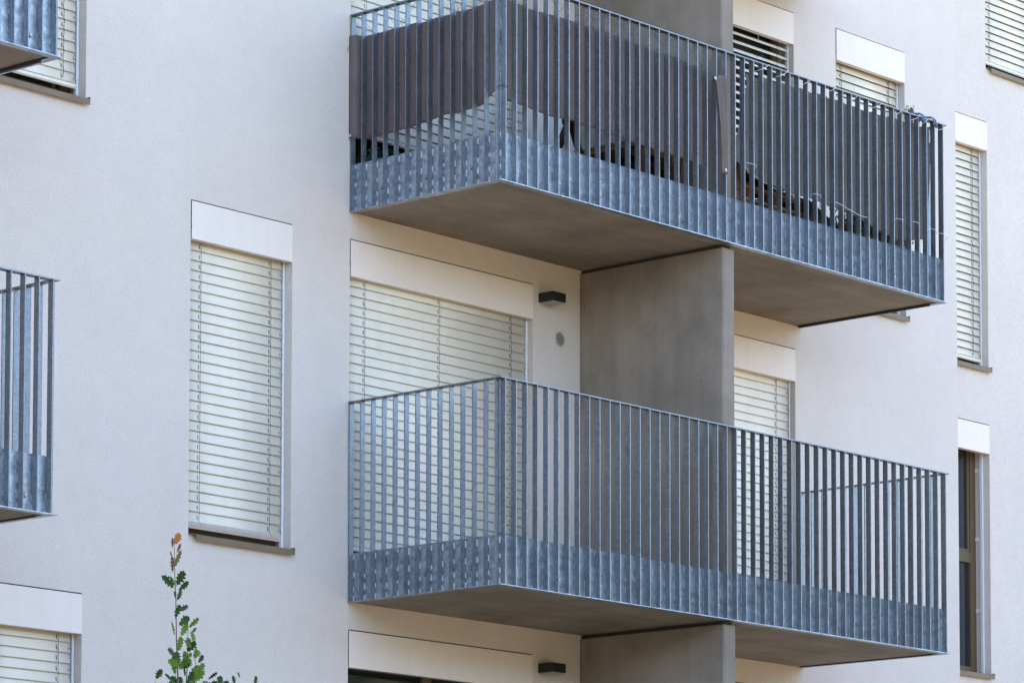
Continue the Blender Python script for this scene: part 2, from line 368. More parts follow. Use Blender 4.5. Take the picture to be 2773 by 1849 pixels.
# --- windows
def slat_profile(mode):
    if mode == 'open':   # nearly flat slats, daylight between
        return [(-0.027, -0.010), (-0.0245, -0.003), (-0.015, 0.010), (-0.004, 0.021), (0.008, 0.029), (0.018, 0.033)]
    return [(-0.0150, -0.0012), (-0.0142, 0.006), (-0.0128, 0.02), (-0.0098, 0.04), (-0.0068, 0.056), (-0.0056, 0.0745)] if mode == 'closed' else [(-0.0160, -0.0012), (-0.0152, 0.006), (-0.013, 0.02), (-0.008, 0.04), (-0.002, 0.058), (0.002, 0.0735)]
_m = MB(); _m.box(-0.016, -0.012, -0.018, -0.012, 0.018, 0.036); _m.box(-0.012, 0.014, -0.016, -0.012, 0.024, 0.030)
PINMESH = _m.mesh('slat_pin', [M_PIN])
def make_window(d):
    x0, x1, top, sill, y, k = d['x0'], d['x1'], d['top'], d['sill'], d['y'], d['k']
    mode = d.get('slat', 'closed'); bottom = d['bottom']
    rng = random.Random(int(x0*100)+k*31)
    yf = y+0.16                                     # window frame plane
    fw = 0.085
    m = MB()
    fx0, fx1 = x0+0.002, x1-0.002; fz0 = sill+0.004; fz1 = top-0.012
    m.box(fx0, fx0+fw, yf, yf+0.035, fz0, fz1); m.box(fx1-fw, fx1, yf, yf+0.035, fz0, fz1)
    m.box(fx0+fw, fx1-fw, yf, yf+0.035, fz0, fz0+0.08); m.box(fx0+fw, fx1-fw, yf, yf+0.035, fz1-0.09, fz1)
    if x1-x0 > 1.5:
        xm = (x0+x1)/2; m.box(xm-0.05, xm+0.05, yf, yf+0.035, fz0+0.08, fz1-0.09)
    if d.get('sash'):
        m.box(fx0+fw, fx1-fw, yf, yf+0.035, 1.40, 1.50)
        m.box(fx1-fw-0.03, fx1-fw-0.003, yf+0.012, yf+0.034, 1.50, fz1-0.09); m.box(fx0+fw, fx1-fw-0.03, yf+0.012, yf+0.034, 1.50, 1.53)
    fr = part(m.build('window', M_FRAME, bld, bevel=0.004))
    lab = {(0, 0): 'tall window with a closed white blind in the plain wall', (1, 0): 'wide balcony window behind the lower railing'}
    p = MB(); p.box(fx0+0.02, fx1-0.02, yf+0.028, yf+0.034, fz0+0.02, fz1-0.02)
    p.build('pane', M_GLASS, fr)
    # blind box: folded sheet cover, flush with the render
    m = MB(); zt, zb_ = top, top-BH; bx0 = x0+0.006; bx1 = x1-0.004
    m.box(bx0, bx1, y-0.006, y-0.002, zb_, zt); m.box(bx0, bx1, y-0.002, y+0.045, zb_, zb_+0.003)
    m.box(bx0, bx1, y-0.002, y+0.16, zt-0.004, zt)
    if bottom is None: m.box(bx0, bx1, y+0.045, y+0.155, zb_+0.03, zb_+0.033)
    m.build('blind_box', M_BOX, fr)
    m = MB(); m.box(x0+0.001, x1-0.001, y+0.012, y+0.02, zt-0.003, top+G-0.0005); m.build('joint', M_DARK, fr)
    yb = y+(0.062 if d['door'] else 0.082)            # blind plane
    # guide rails
    for gx in (x0+0.004, x1-0.026):
        m = MB(); m.box(gx, gx+0.022, yb-0.014, yb+0.016, sill+0.012, zb_+0.02); m.build('guide_rail', M_GUIDE, fr, bevel=0.002)
    if bottom is not None:
        P = 0.0717; z = zb_+0.012
        m = MB(); sx0, sx1 = x0+0.030, x1-0.040
        zz = zb_-0.0555; zs_ = []
        prof = slat_profile(mode)
        while zz > bottom+0.004:
            zs_.append(zz); zz -= P
        for q in [zb_+0.0165]+zs_:
            jz = rng.uniform(-0.0007, 0.0007); jt = rng.uniform(-0.0008, 0.0008)
            n = len(m.v); K = len(prof)
            for X in (sx0, sx1):
                for i, (py, pz) in enumerate(prof): m.v.append((X, yb+py+jt*i/K, q+pz+jz))
            for i in range(K-1):
                m.f.append((n+i, n+K+i, n+K+i+1, n+i+1)); m.m.append(0); m.sm.append(True)
        o = m.build('blind', M_SLAT, fr, recalc=False)
        s_ = o.modifiers.new('thickness', 'SOLIDIFY'); s_.thickness = 0.0007
        # bottom rail
        br = d.get('brail', 'plain'); zr = zs_[-1]-0.002
        m = MB()
        if br == 'tilt':
            pr = [(-0.020, 0.0), (0.004, -0.047), (0.010, -0.045), (-0.012, 0.004)]
            m.prism([(sx0, yb+a, zr+c) for a, c in pr], (sx1+0.012-sx0, 0, 0))
            for t in (0.4, 0.62):
                yy = yb-0.020+0.024*t; z1 = zr-0.047*t
                m.box(sx0+0.001, sx1+0.011, yy-0.0035, yy+0.001, z1-0.0015, z1+0.0015)
        else:
            m.box(sx0, sx1+0.01, yb-0.014, yb+0.006, zr-0.026, zr-0.001); m.box(sx0, sx1+0.01, yb-0.012, yb+0.004, zr-0.034, zr-0.029)
        m.build('bottom_rail', M_RAILB if br == 'tilt' else M_SLAT, fr, bevel=0.0015)
        # ladder cords
        cs = [x0+0.210, (x0+x1)/2+0.004, x1-0.20] if x1-x0 > 1.5 else [x0+0.165, x1-0.150]
        fy = yb-0.0175 if mode != 'open' else yb-0.036
        for cx in cs:
            m = MB()
            if mode == 'open' or not d['door'] and k == 1:
                pts = []; zc = zb_
                i = 0
                while zc > zr:
                    pts.append((cx+rng.uniform(-0.004, 0.004), fy-0.001, zc)); zc -= P/2
                m.tube(pts, 0.0013, 4)
                m.tube([(a+0.006*(-1)**q_, b_, c) for q_, (a, b_, c) in enumerate(pts)], 0.0011, 4)
            else:
                m.tube([(cx, fy, zb_), (cx, fy, zr)] + ([(cx+0.022, fy-0.008, zr-0.026)] if br == 'tilt' else []), 0.0013, 4)
            for q in zs_:
                if mode != 'open':
                    m.prism([(cx-0.018, yb-0.0148, q+0.014), (cx-0.011, yb-0.0148, q+0.014), (cx-0.011, yb-0.0115, q+0.042), (cx-0.014, yb-0.0112, q+0.0445), (cx-0.018, yb-0.0115, q+0.040)], (0, 0.002, 0))
                    if rng.random() < 0.4:
                        m.tube([(cx-0.001, fy, q+0.06), (cx-rng.uniform(.01, .022), fy+0.001, q+0.03), (cx-0.002, fy, q+0.004)], 0.0007, 3)
            m.build('ladder_cord', M_CORD, fr)
        for i, q in enumerate(zs_[1:]):
            if i % 2 == 0: link_mesh('slat_pin', PINMESH, fr, (sx1, yb, q))
    else:
        m = MB()
        for zc in (2.284, 1.629, 0.952):
            if d.get('sash'):
                m.box(x1-0.004, x1-0.0005, yb+0.0, yb+0.075, zc-0.014, zc+0.014); m.box(x1-0.016, x1-0.004, yb+0.04, yb+0.075, zc-0.018, zc+0.018, 0)
        if m.v: m.build('bracket', M_GUIDE, fr)
    if not d['door']:
        m = MB()
        m.box(x0+0.045, x1+0.012, y-0.034, y-0.030, sill-0.040, sill+0.001)       # lip
        m.box(x0+0.003, x1+0.012, y-0.030, y-0.0015, sill-0.003, sill+0.001)
        m.box(x0+0.003, x1-0.003, y-0.0015, yf-0.001, sill+0.001, sill+0.005)
        m.box(x1+0.004, x1+0.014, y-0.034, y-0.0015, sill-0.0045, sill+0.014)
        m.build('sill', M_SILL, fr)
    return fr
for i, d in enumerate(WIN):
    make_window(d)

# --- partition walls between the two balconies of a stack
CH = 0.012
def partition(xs, k, name='partition_wall'):
    z0 = k*H+0.235; z1 = (k+1)*H-0.028
    yfr = -D+0.064
    poly = [(xs, -0.003, z0), (xs, yfr+CH, z0), (xs+CH, yfr, z0), (xs+PT-CH, yfr, z0), (xs+PT, yfr+CH, z0), (xs+PT, -0.003, z0)]
    m = MB(); m.prism(poly, (0, 0, z1-z0))
    m.box(xs+0.018, xs+PT-0.018, yfr+0.03, -0.005, z1, z1+0.0275, 1)
    return part(m.build(name, [M_CONC, M_JOINT], bld))
XL = -4.139-W
for xo in (0, XL):
    for k in (-1, 0, 1): partition(xo+PX, k)
# --- balcony slabs
for xo in (0, XL):
    for k in (-1, 0, 1, 2):  # lowest and topmost slabs are out of view, added to shade the walls
        z = k*H
        m = MB(); m.box(xo+0.056+0.001, xo+W-0.085, -D+0.062, -0.002, z+0.004, z+0.215)
        sl_ = part(m.build('balcony_slab', M_SOFFIT, bld))
        m = MB(); m.box(xo+W-0.082, xo+W-0.052, -D+0.14, -0.02, z-0.016 if k == 1 else z-0.004, z+0.004)
        m.build('drip_rail', M_JOINT, sl_, bevel=0.006)

# ------------------------------------------------------------ railings
def bar_mesh(axis, rng):
    """axis 'f': front bar (wide face towards -x), 's': left side bar (wide face towards -y). origin at the outer bottom edge"""
    m = MB(); t = 0.004
    dz0, dz1 = 0.007, HR-0.0105
    if axis == 'f': m.box(-t, t, 0, 0.0460, dz0, dz1)
    else: m.box(0, 0.0460, -t, t, dz0, dz1)
    zc = [0.335+rng.uniform(-.01, .012), 0.20+rng.uniform(-.02, .02), 0.105+rng.uniform(-.015, .015), 0.028]
    for z in zc:
        if axis == 'f' and rng.random() < 0.25: continue
        L = rng.uniform(0.013, 0.024)
        for q in range(3):
            zz = z+(q-1)*L*0.62+rng.uniform(-.002, .002); r = rng.uniform(0.0035, 0.0055)
            hh = L*0.42
            if axis == 'f': m.box(-t-r, -t+0.001, 0.0495-r*1.1, 0.0495, zz-hh, zz+hh, 1)
            else: m.box(0.0495-r*1.1, 0.0495, -t-r, -t+0.001, zz-hh, zz+hh, 1)
    return m.mesh('baluster', [M_BAR, M_WELD if axis == 's' else M_WELDG])
_r = random.Random(3)
FM = [bar_mesh('f', _r) for _ in range(6)]; SM_ = [bar_mesh('s', _r) for _ in range(5)]
PF = (W-0.10-0.008)/47
PS = (1.456-0.014)/13
bolt = MB()
bolt.tube([(0, -0.001, 0), (0, -0.004, 0)], 0.018, 14, 1); bolt.tube([(0, -0.004, 0), (0, -0.014, 0)], 0.012, 6, 0); bolt.tube([(0, -0.013, 0), (0, -0.020, 0)], 0.006, 8, 0)
BF = bolt.mesh('bolt', [M_BOLT, M_BOLTD])
bolt = MB()
bolt.tube([(-0.001, 0, 0), (-0.004, 0, 0)], 0.018, 14, 1); bolt.tube([(-0.004, 0, 0), (-0.014, 0, 0)], 0.012, 6, 1); bolt.tube([(-0.013, 0, 0), (-0.020, 0, 0)], 0.006, 8, 0)
BS = bolt.mesh('bolt', [M_BOLT, M_BOLTD])
def railing(label, xo, zo, first=0, left=True, group='galvanised railings round the balconies'):
    t = empty('balcony_railing', (xo, -D, zo)); tag(t, label, 'balcony railing', group)
    rng = random.Random(int(xo*10+zo*7))
    # front bars: their outer edge at local y=0
    for i in range(first, 48):
        link_mesh('baluster', FM[rng.randrange(6)], t, (0.054+i*PF, 0.0005, 0))
    if left:
        for i in range(13):
            link_mesh('baluster', SM_[rng.randrange(5)], t, (0.0005, D-0.014-i*PS, 0))
        link_mesh('baluster', SM_[rng.randrange(5)], t, (0.0005, 0.0505+0.004, 0))
    for i in range(14):                                           # right side: mirrored flats
        o = link_mesh('baluster', SM_[rng.randrange(5)], t, (W-0.0005, D-0.014-i*(1.456-0.018)/13, 0)); o.scale = (-1, 1, 1)
    x_s = 0.05 if left else 0.054+first*PF-0.03
    def U(z0, z1, wd, o_=0.0):
        m = MB(); yb_ = D-0.001
        if left:
            poly = [(o_, o_, z0), (W-o_, o_, z0), (W-o_, yb_, z0), (W-wd, yb_, z0), (W-wd, wd, z0), (wd, wd, z0), (wd, yb_, z0), (o_, yb_, z0)]
        else:
            poly = [(x_s, o_, z0), (W-o_, o_, z0), (W-o_, yb_, z0), (W-wd, yb_, z0), (W-wd, wd, z0), (x_s, wd, z0)]
        m.prism(poly, (0, 0, z1-z0)); return m
    U(HR-0.010, HR, 0.052).build('handrail', M_BAR, t, bevel=0.0012)
    U(0.0, 0.006, 0.060).build('bottom_flange', M_PLATE, t)
    # kick plates: front (split at the partition) and sides
    cuts = [x_s+0.001, PX+PT*0.45, W-0.0515] if left else [x_s, W-0.0515]
    if not left and first < 20: cuts = [x_s, PX+PT*0.45, W-0.0515]
    for a, c in zip(cuts[:-1], cuts[1:]):
        m = MB(); m.box(a+0.001, c-0.001, 0.0502, 0.0552, 0.0062, 0.370)
        kp = m.build('kick_plate', M_PLATE, t, bevel=0.001)
    if left:
        m = MB(); m.box(0.0502, 0.0552, 0.105, D-0.002, 0.0062, 0.368); m.build('kick_plate', M_PLATE, t, bevel=0.001)
        m = MB(); m.box(0.0502, 0.0552, 0.0565, 0.103, 0.0062, 0.368); m.build('kick_plate', M_PLATE, t, bevel=0.001)
    m = MB(); m.box(W-0.0552, W-0.0502, 0.0565, D-0.002, 0.0062, 0.368); m.build('kick_plate', M_PLATE, t, bevel=0.001)
    for i in list(range(1, 24, 4))+list(range(25, 48, 4)):
        if i < first: continue
        link_mesh('bolt', BF, t, (0.054+(i+0.42)*PF, 0.0500, 0.105))
    if left:
        for i in (2.3, 6.3, 10.3): link_mesh('bolt', BS, t, (0.0500, D-0.014-(i+0.3)*PS, 0.145))
    return t
RL = railing('lower galvanised railing with bare bars and no cloth, before the wide closed blind', 0, 0)
RU = railing('upper galvanised balcony railing with brown cloth and dark net tied behind its bars', 0, H)
RML = railing('bare railing end at the left edge of the photo, level with the tall single window', XL, 0, 36, False)
RTL = railing('railing corner cut off at the top left of the photo, in front of a blind', XL, H, 36, False)

# ------------------------------------------------------------ wall fittings
def wall_lamp(z, label):
    t = empty('wall_lamp', (2.124, 0, z)); tag(t, label, 'wall lamp', 'black box lamps beside the balcony doors')
    m = MB(); m.box(0, 0.157, -0.150, -0.001, 0.006, 0.078); m.build('lamp_body', M_BLACK, t, bevel=0.003)
    m = MB(); m.box(0.012, 0.145, -0.140, -0.012, -0.004, 0.0062); m.build('diffuser', M_DIFF, t, bevel=0.002)
wall_lamp(2.564, 'small black box lamp on the wall above the round vent')
wall_lamp(-0.340, 'small black box lamp at the bottom edge of the photo, below the lower balcony')
t = empty('vent_grille', (2.377, 0, 2.256)); tag(t, 'small round louvred vent grille on the wall below the black lamp', 'vent')
m = MB(); m.ring((0, -0.004, 0.062), (0, 1, 0), 0.056, 0.0065, 28); m.build('rim', M_VENT, t)
m = MB(); m.tube([(0, -0.002, 0.062), (0, -0.001, 0.062)], 0.054, 28); m.build('backing', M_DARK, t)
m = MB()
for i in range(7):
    zz = -0.042+i*0.014; hw = math.sqrt(0.052**2-zz**2)
    m.prism([(-hw, -0.012, 0.062+zz-0.004), (-hw, -0.010, 0.062+zz-0.006), (-hw, -0.003, 0.062+zz+0.002), (-hw, -0.004, 0.062+zz+0.004)], (2*hw, 0, 0))
m.build('louvre', M_VENT, t)

# ------------------------------------------------------------ cloth screens
def lerp_pts(pts, u):
    for (a, va), (b_, vb) in zip(pts[:-1], pts[1:]):
        if u <= b_: return va+(vb-va)*(u-a)/max(b_-a, 1e-9)
    return pts[-1][1]
def sheet(m, fn, nu, nv, mi=0):
    n = len(m.v)
    for j in range(nv+1):
        for i in range(nu+1): m.v.append(tuple(fn(i/nu, j/nv)))
    for j in range(nv):
        for i in range(nu):
            a = n+j*(nu+1)+i; m.f.append((a, a+1, a+nu+2, a+nu+1)); m.m.append(mi); m.sm.append(True)
def solid(o, t=0.0012):
    s_ = o.modifiers.new('thickness', 'SOLIDIFY'); s_.thickness = t; return o

cloth = empty('cloth_screen', (0.07, -D+0.07, 3.5))
tag(cloth, 'brown-grey privacy cloth tied inside the left half of the upper balcony railing', 'privacy screen', 'fabric screens on the upper balcony')
def inv(o, parent): o.matrix_parent_inverse = parent.matrix_basis.inverted(); return o
# side panel along the left railing
topS = [(0, 4.222), (0.42, 4.223), (0.46, 4.216), (0.62, 4.223), (0.9, 4.226), (1.0, 4.262)]
botS = [(0, 3.452), (0.08, 3.440), (0.2, 3.448), (0.43, 3.456), (0.62, 3.488), (0.75, 3.480), (0.9, 3.498), (0.96, 3.545), (1.0, 3.60)]
def fs(u, v):
    yv = -0.004-u*(D-0.085)
    z = lerp_pts(botS, u)*(1-v)+lerp_pts(topS, u)*v
    wr = min(1, max(0, (-yv-0.045)/0.05)); wr = wr*wr*(3-2*wr)
    o = 0.010*noise.noise(Vector((u*5, v*3, 1.3)))+0.006*math.sin(u*38+2*v)*(0.3+u)
    if u > 0.86: o -= 0.016*math.sin((u-0.86)/0.14*math.pi)*(0.5+0.5*math.sin(v*9+1))
    return (-0.008+0.082*wr+o*(0.15+0.85*wr), yv, z)
m = MB(); sheet(m, fs, 130, 30); solid(inv(m.build('side_panel', M_CLOTH, cloth), cloth))
topF = [(0.1, 4.262), (0.3, 4.24), (0.49, 4.246), (0.763, 4.249), (1.103, 4.256), (1.406, 4.245), (1.682, 4.243), (1.919, 4.234), (2.17, 4.217), (2.391, 4.19), (2.45, 4.18)]
botF = [(0.1, 3.60), (0.14, 3.52), (0.49, 3.503), (0.642, 3.496), (0.931, 3.518), (1.0, 3.505), (1.113, 3.508), (1.404, 3.487), (1.767, 3.483), (2.114, 3.474), (2.45, 3.462)]
def ff(u, v):
    x = 0.078+u*2.375; z = lerp_pts(botF, x)*(1-v)+lerp_pts(topF, x)*v
    o = 0.020*noise.noise(Vector((x*2.4, z*1.5, 4.3)))+0.006*math.sin(x*13+z*3+3*math.sin(x*2.1))
    o += 0.012*noise.noise(Vector((x*3+z*5, z*7-x*3, 8.0)))
    return (x, -D+0.078+o, z)
m = MB(); sheet(m, ff, 150, 32); solid(inv(m.build('front_panel', M_CLOTH, cloth), cloth))
# folded-over end hanging in front of the partition edge
flapL = [(0, 2.520), (0.35, 2.512), (0.6, 2.492), (0.8, 2.470), (0.92, 2.455), (1.0, 2.420)]
def fl(u, v):
    xl = lerp_pts(flapL, v); xr = 2.588
    x = xl+(xr-xl)*u; z = 3.42+v*(4.155-3.42)+(0.035*u*max(0,v-.8)*5)
    return (x, -D-0.010-0.006*math.sin(u*3.1)-0.006*noise.noise(Vector((u*3, v*7, 2)))-0.003*math.sin(u*14+v*3), z)
m = MB(); sheet(m, fl, 16, 40); o = solid(inv(m.build('folded_end', M_CLOTH, cloth), cloth)); o['label'] = 'pale folded-over end of the cloth'
GR = [((0.062, -1.0, 4.205), 's'), ((0.062, -1.395, 3.60), 's'), ((-0.014, -0.018, 3.470), 's'), ((2.430, -D-0.020, 4.135), "f"), ((2.550, -D-0.024, 3.445), "f"), ((0.66, -D+0.058, 4.232), 'f'), ((2.06, -D+0.058, 4.20), 'f'), ((0.0+1.13, -D+0.062, 3.525), 'f'), ((1.46, -D+0.062, 3.505), 'f')]
for c, k in GR:
    m = MB(); m.ring(c, (1, 0.0, 0) if k == 's' else (0, 1, 0), 0.0085, 0.0035, 14); inv(m.build('eyelet', M_GROM, cloth), cloth)
def string(pts, r=0.0012, mt=M_STRING, parent=cloth, name='tie_string'):
    m = MB(); m.tube(pts, r, 4); return inv(m.build(name, mt, parent), parent)
zr_ = H+HR-0.012; ys = -D+0.045
for y0, y1, z1 in ((-0.02, -0.22, 4.215), (-0.30, -0.42, 4.225), (-0.30, -0.56, 4.225), (-0.62, -0.44, 4.225), (-0.64, -0.47, 4.22), (-0.72, -1.0, 4.215), (-0.98, -1.04, 4.22), (-1.18, -1.02, 4.22), (-0.80, -1.0, 4.22)):
    string([(0.05, y0, zr_), (0.055, (y0+y1)/2, (zr_+z1)/2+0.004), (0.060, y1, z1)])
string([(0.03, -0.004, 4.24), (0.045, -0.03, 4.25), (0.055, -0.01, 4.225), (0.02, -0.015, 4.20), (-0.012, -0.008, 4.15), (-0.035, -0.006, 4.10)], 0.0016)
for x0_, x1_, z1 in ((0.60, 0.68, 4.235), (0.80, 0.66, 4.235), (0.95, 1.20, 4.245), (1.22, 1.0, 4.25), (1.32, 1.62, 4.25), (1.70, 2.02, 4.22), (1.86, 1.50, 4.23), (2.12, 2.40, 4.20), (2.50, 2.34, 4.21)):
    string([(x0_, ys, zr_), ((x0_+x1_)/2, ys+0.01, (zr_+z1)/2+0.006), (x1_, ys+0.02, z1)])
for x0_, dz in ((0.55, 0), (0.85, .01), (1.25, -.004), (1.75, 0), (2.15, .004)):
    string([(x0_, -D+0.07, 3.508+dz), (x0_+0.05, -D-0.002, 3.52+dz), (x0_+0.17, -D-0.003, 3.505+dz), (x0_+0.30, -D+0.07, 3.485+dz)], 0.0011)
for k in range(4): string([(0.062, -1.395, 3.60), (0.03, -D+0.02, 3.602-k*0.005), (0.062, -D-0.004, 3.588-k*0.004), (0.11, -D+0.05, 3.58)], 0.0011)
string([(2.18, -D+0.06, 4.20), (2.25, -D-0.003, 4.196), (2.34, -D+0.0, 4.19), (2.47, -D+0.05, 4.18), (2.50, -D+0.03, 4.215), (2.56, -D+0.05, 4.20)], 0.0011)
string([(2.545, -D+0.05, 3.48), (2.51, -D+0.05, 3.40), (2.515, -D+0.05, 3.33)], 0.0011, M_GROM)
string([(0.06, -0.30, 3.455), (0.0, -0.2, 3.46), (0.06, -0.15, 3.45)], 0.0012)
string([(0.06, -1.30, 3.53), (0.005, -0.95, 3.487), (0.06, -0.62, 3.462)], 0.0009)

net = empty('shade_net', (2.9, -D+0.07, 3.45))
tag(net, 'charcoal mesh net sagging behind the right half of the upper balcony railing', 'privacy screen', 'fabric screens on the upper balcony')
topN = [(2.96, 4.301), (3.287, 4.318), (3.615, 4.326), (4.052, 4.332), (4.464, 4.327), (4.797, 4.337), (5.40, 4.355)]
botN = [(2.80, 3.60), (2.9, 3.56), (3.038, 3.503), (3.331, 3.462), (3.642, 3.468), (3.86, 3.46), (4.335, 3.445), (4.6, 3.39), (4.908, 3.335), (5.14, 3.37), (5.39, 3.42)]
def fn_(u, v):
    tpx = 2.955+u*(5.405-2.955); bx = 2.80+u*(5.385-2.80)
    x = bx+(tpx-bx)*v; z = lerp_pts(botN, bx)*(1-v)+lerp_pts(topN, tpx)*v
    e = max(0, 1-(x-2.8)/1.2)
    o = (0.016+0.03*e)*noise.noise(Vector((x*1.6+z*1.5, z*4.5-x*1.5, 2.2)))+0.02*e*noise.noise(Vector((x*7, z*5, 9)))+0.012*math.sin(z*21-x*5+2*math.sin(x*3))*e
    o += 0.005*math.sin(x*55)*max(0, v-0.75)*4
    o += 0.014*noise.noise(Vector((x*7, z*1.5, 5)))
    if v == 1: z += 0.008*math.sin(x*26)
    if v == 0: z += 0.02*noise.noise(Vector((x*6, 1, 1)))
    return (x, -D+0.095+o, z)
m = MB(); sheet(m, fn_, 190, 60); solid(inv(m.build('net_panel', M_NET, net), net))
for i, x in enumerate((3.0, 3.24, 3.55, 3.86, 4.18, 4.48, 4.78, 5.0, 5.15, 5.40)):
    dx = 0.13+0.02*math.sin(i*3)
    zt_ = H+HR+0.002
    string([(x+dx, -D+0.05, zt_), (x+dx-0.01, -D-0.004, zt_-0.002), (x+dx*0.55, -D-0.005, zt_-0.035), (x+0.03, -D+0.0, zt_-0.056), (x, -D+0.08, zt_-0.07)], 0.0017, M_WHITE, net, 'cable_tie')
for x, z, L in ((2.83, 3.56, .14), (3.70, 3.475, .10), (3.96, 3.46, .42), (4.80, 3.475, .11), (5.02, 3.49, .10), (5.27, 3.475, .11), (5.40, 3.46, .14)):
    if L > .3: pts = [(x, -D+0.03, z), (x+0.02, -D-0.004, z), (x+0.11, -D-0.004, z-0.012), (x+0.2, -D-0.004, z-0.030), (x+0.27, -D-0.004, z-0.038), (x+0.33, -D-0.004, z-0.052), (x+0.44, -D-0.004, z-0.048), (x+0.46, -D+0.05, z-0.05)]
    else: pts = [(x, -D+0.05, z+0.004), (x+0.01, -D-0.004, z+0.002), (x+L*0.8, -D-0.005, z+0.004), (x+L, -D+0.01, z-0.01), (x+L+0.02, -D+0.07, z-0.03)]
    string(pts, 0.0015, M_WHITE, net, 'cable_tie')
string([(2.86, -D+0.08, 3.60), (2.96, -D+0.07, 3.52), (3.10, -D+0.07, 3.485), (3.3, -D+0.07, 3.45), (3.55, -D+0.07, 3.445)], 0.0016, M_WHITE, net, 'edge_cord')

# ------------------------------------------------------------ things standing on the upper balcony
ZF = H+0.215
# trestle with dark A-shaped legs
t = empty('trestle', (1.455, -0.9, ZF-0.02)); tag(t, 'dark wooden A-shaped trestle showing below the brown cloth on the upper balcony', 'trestle')
def beam(m, a, b_, w_, d_, mi=0):
    a, b_ = Vector(a), Vector(b_); ax = (b_-a); L = ax.length; q = ax.to_track_quat('Z', 'Y').to_matrix().to_4x4()
    m.box(-w_/2, w_/2, -d_/2, d_/2, 0, L, mi, Matrix.Translation(a) @ q)
for s in (-1, 1):
    for yy in (0.0,):
        m = MB(); beam(m, (s*0.31-0.02, yy, 0), (s*0.014, yy, 0.615), 0.042, 0.04); m.build('leg', M_WOODD, t)
m = MB(); m.box(-0.035, 0.035, -0.03, 0.05, 0.60, 0.64); m.build('top_beam', M_WOODD, t)
m = MB(); m.box(-0.22, 0.18, 0.026, 0.04, 0.14, 0.18); m.build('brace', M_WOODD, t)
t = empty('water_can', (1.44, -0.72, ZF)); tag(t, 'bright blue plastic can standing under the dark trestle', 'can')
m = MB(); m.prism([(-0.06, 0, 0), (0.06, 0, 0), (0.06, 0, 0.24), (0.02, 0, 0.34), (-0.03, 0, 0.34), (-0.06, 0, 0.26)], (0, 0.12, 0)); m.build('body', mat("blue_plastic", (0.03, 0.07, 0.42), 0.4)[0], t, bevel=0.01)
m = MB(); m.ring((0, 0.06, 0.36), (0, 1, 0), 0.035, 0.009); m.build('handle', bpy.data.materials["blue_plastic"], t)
# folding table with brown rails
t = empty('folding_table', (2.1, -1.05, ZF)); tag(t, 'brown wooden folding table behind the brown cloth, right of the trestle', 'table')
m = MB(); m.box(-0.08, 0.16, -0.05, 0.65, 0.50, 0.53); m.box(-0.08, 0.95-0.3, -0.05, 0.65, 0.535, 0.555); m.build('tabletop', M_WOODM, t)
m = MB(); m.box(-0.07, 0.62, -0.045, -0.02, 0.455, 0.498); m.build('apron', M_WOODM, t)
for xa, xb in ((-0.03, -0.02), (0.60, 0.50)):
    for yy in (-0.03, 0.6):
        m = MB(); beam(m, (xb, yy, 0), (xa, yy, 0.46), 0.045, 0.025); m.build('leg', M_WOODM, t)
t = empty('shadow_block', (2.42, -0.95, ZF)); tag(t, 'black block added in place of the shadow under the brown cloth, left of the concrete partition', 'box')  # added black block painted in for the shadow under the cloth
m = MB(); m.box(-0.16, 0.17, 0.05, 0.65, 0.0, 0.56); m.build('body', M_CLAD, t, bevel=0.01)
m = MB(); m.box(-0.17, 0.18, 0.03, 0.67, 0.562, 0.60); m.build('block_top', M_CLAD, t, bevel=0.008)
t = empty('chair', (2.72-0.2, -1.12, ZF)); tag(t, 'brown wooden folding chair leg and seat close to the concrete partition', 'chair')
for yy in (-0.02, 0.36):
    for a, c in (((-0.13, 0, 0), (0.06, 0, 0.80)), ((0.06, 0, 0), (-0.16, 0, 0.45))):
        m = MB(); beam(m, (a[0], yy, a[2]), (c[0], yy, c[2]), 0.035, 0.02); m.build('leg', M_WOODM, t)
m = MB(); m.box(-0.18, 0.03, 0.0, 0.35, 0.43, 0.45); m.build('seat', M_WOODM, t)
m = MB(); m.box(0.05, 0.07, 0.0, 0.35, 0.68, 0.80); m.build('backrest', M_WOODM, t)
# pallets
def pallet(x, y, z, rot, label):
    t = empty('pallet', (x, y, z)); t.rotation_euler.z = rot; tag(t, label, 'pallet', 'timber pallets on the upper balcony')
    for bx in (0.0, 0.36, 0.72):
        for by in (0.0, 0.28, 0.5):
            m = MB(); m.box(bx, bx+0.09, by, by+0.09, 0.022, 0.10); m.build('block', M_WOODR, t)
    for by in (0.0, 0.28, 0.5):
        m = MB(); m.box(-0.005, 0.815, by-0.004, by+0.09, 0.0, 0.020); m.build('board', M_WOOD, t)
        m = MB(); m.box(-0.005, 0.815, by-0.004, by+0.09, 0.102, 0.120); m.build('board', M_WOOD, t)
    for bx in (0.0, 0.18, 0.36, 0.54, 0.72):
        m = MB(); m.box(bx, bx+0.09, -0.008, 0.6, 0.122, 0.14); m.build('board', M_WOODR, t)
zc = ZF
for i, L in enumerate(('timber pallet on the floor behind the net, lowest of the stack', 'timber pallet in the middle of the stack behind the net', 'timber pallet topmost of the stack, its pale top board showing below the net')):
    pallet(3.20+0.01*i, -1.17, zc, 0.0, L); zc += 0.145
t = empty('timber_post', (2.99, -1.22, ZF)); tag(t, 'rough reddish timber post standing left of the pallets beside the partition', 'post')
m = MB(); 
for i in range(7): m.box(-0.05+random.uniform(-.004, .004), 0.06+random.uniform(-.004, .004), -0.05, 0.06, i*0.105, i*0.105+0.10, 0)
m.build('timber_post_body', M_WOODR, t, bevel=0.004)
t = empty('void_infill', (3.42, -1.0, ZF+0.435)); tag(t, 'crumpled black sheet added to fill the dark void above the timber pallets behind the net', 'void_infill')  # added black heap standing in for the dark void over the pallets
m = MB()
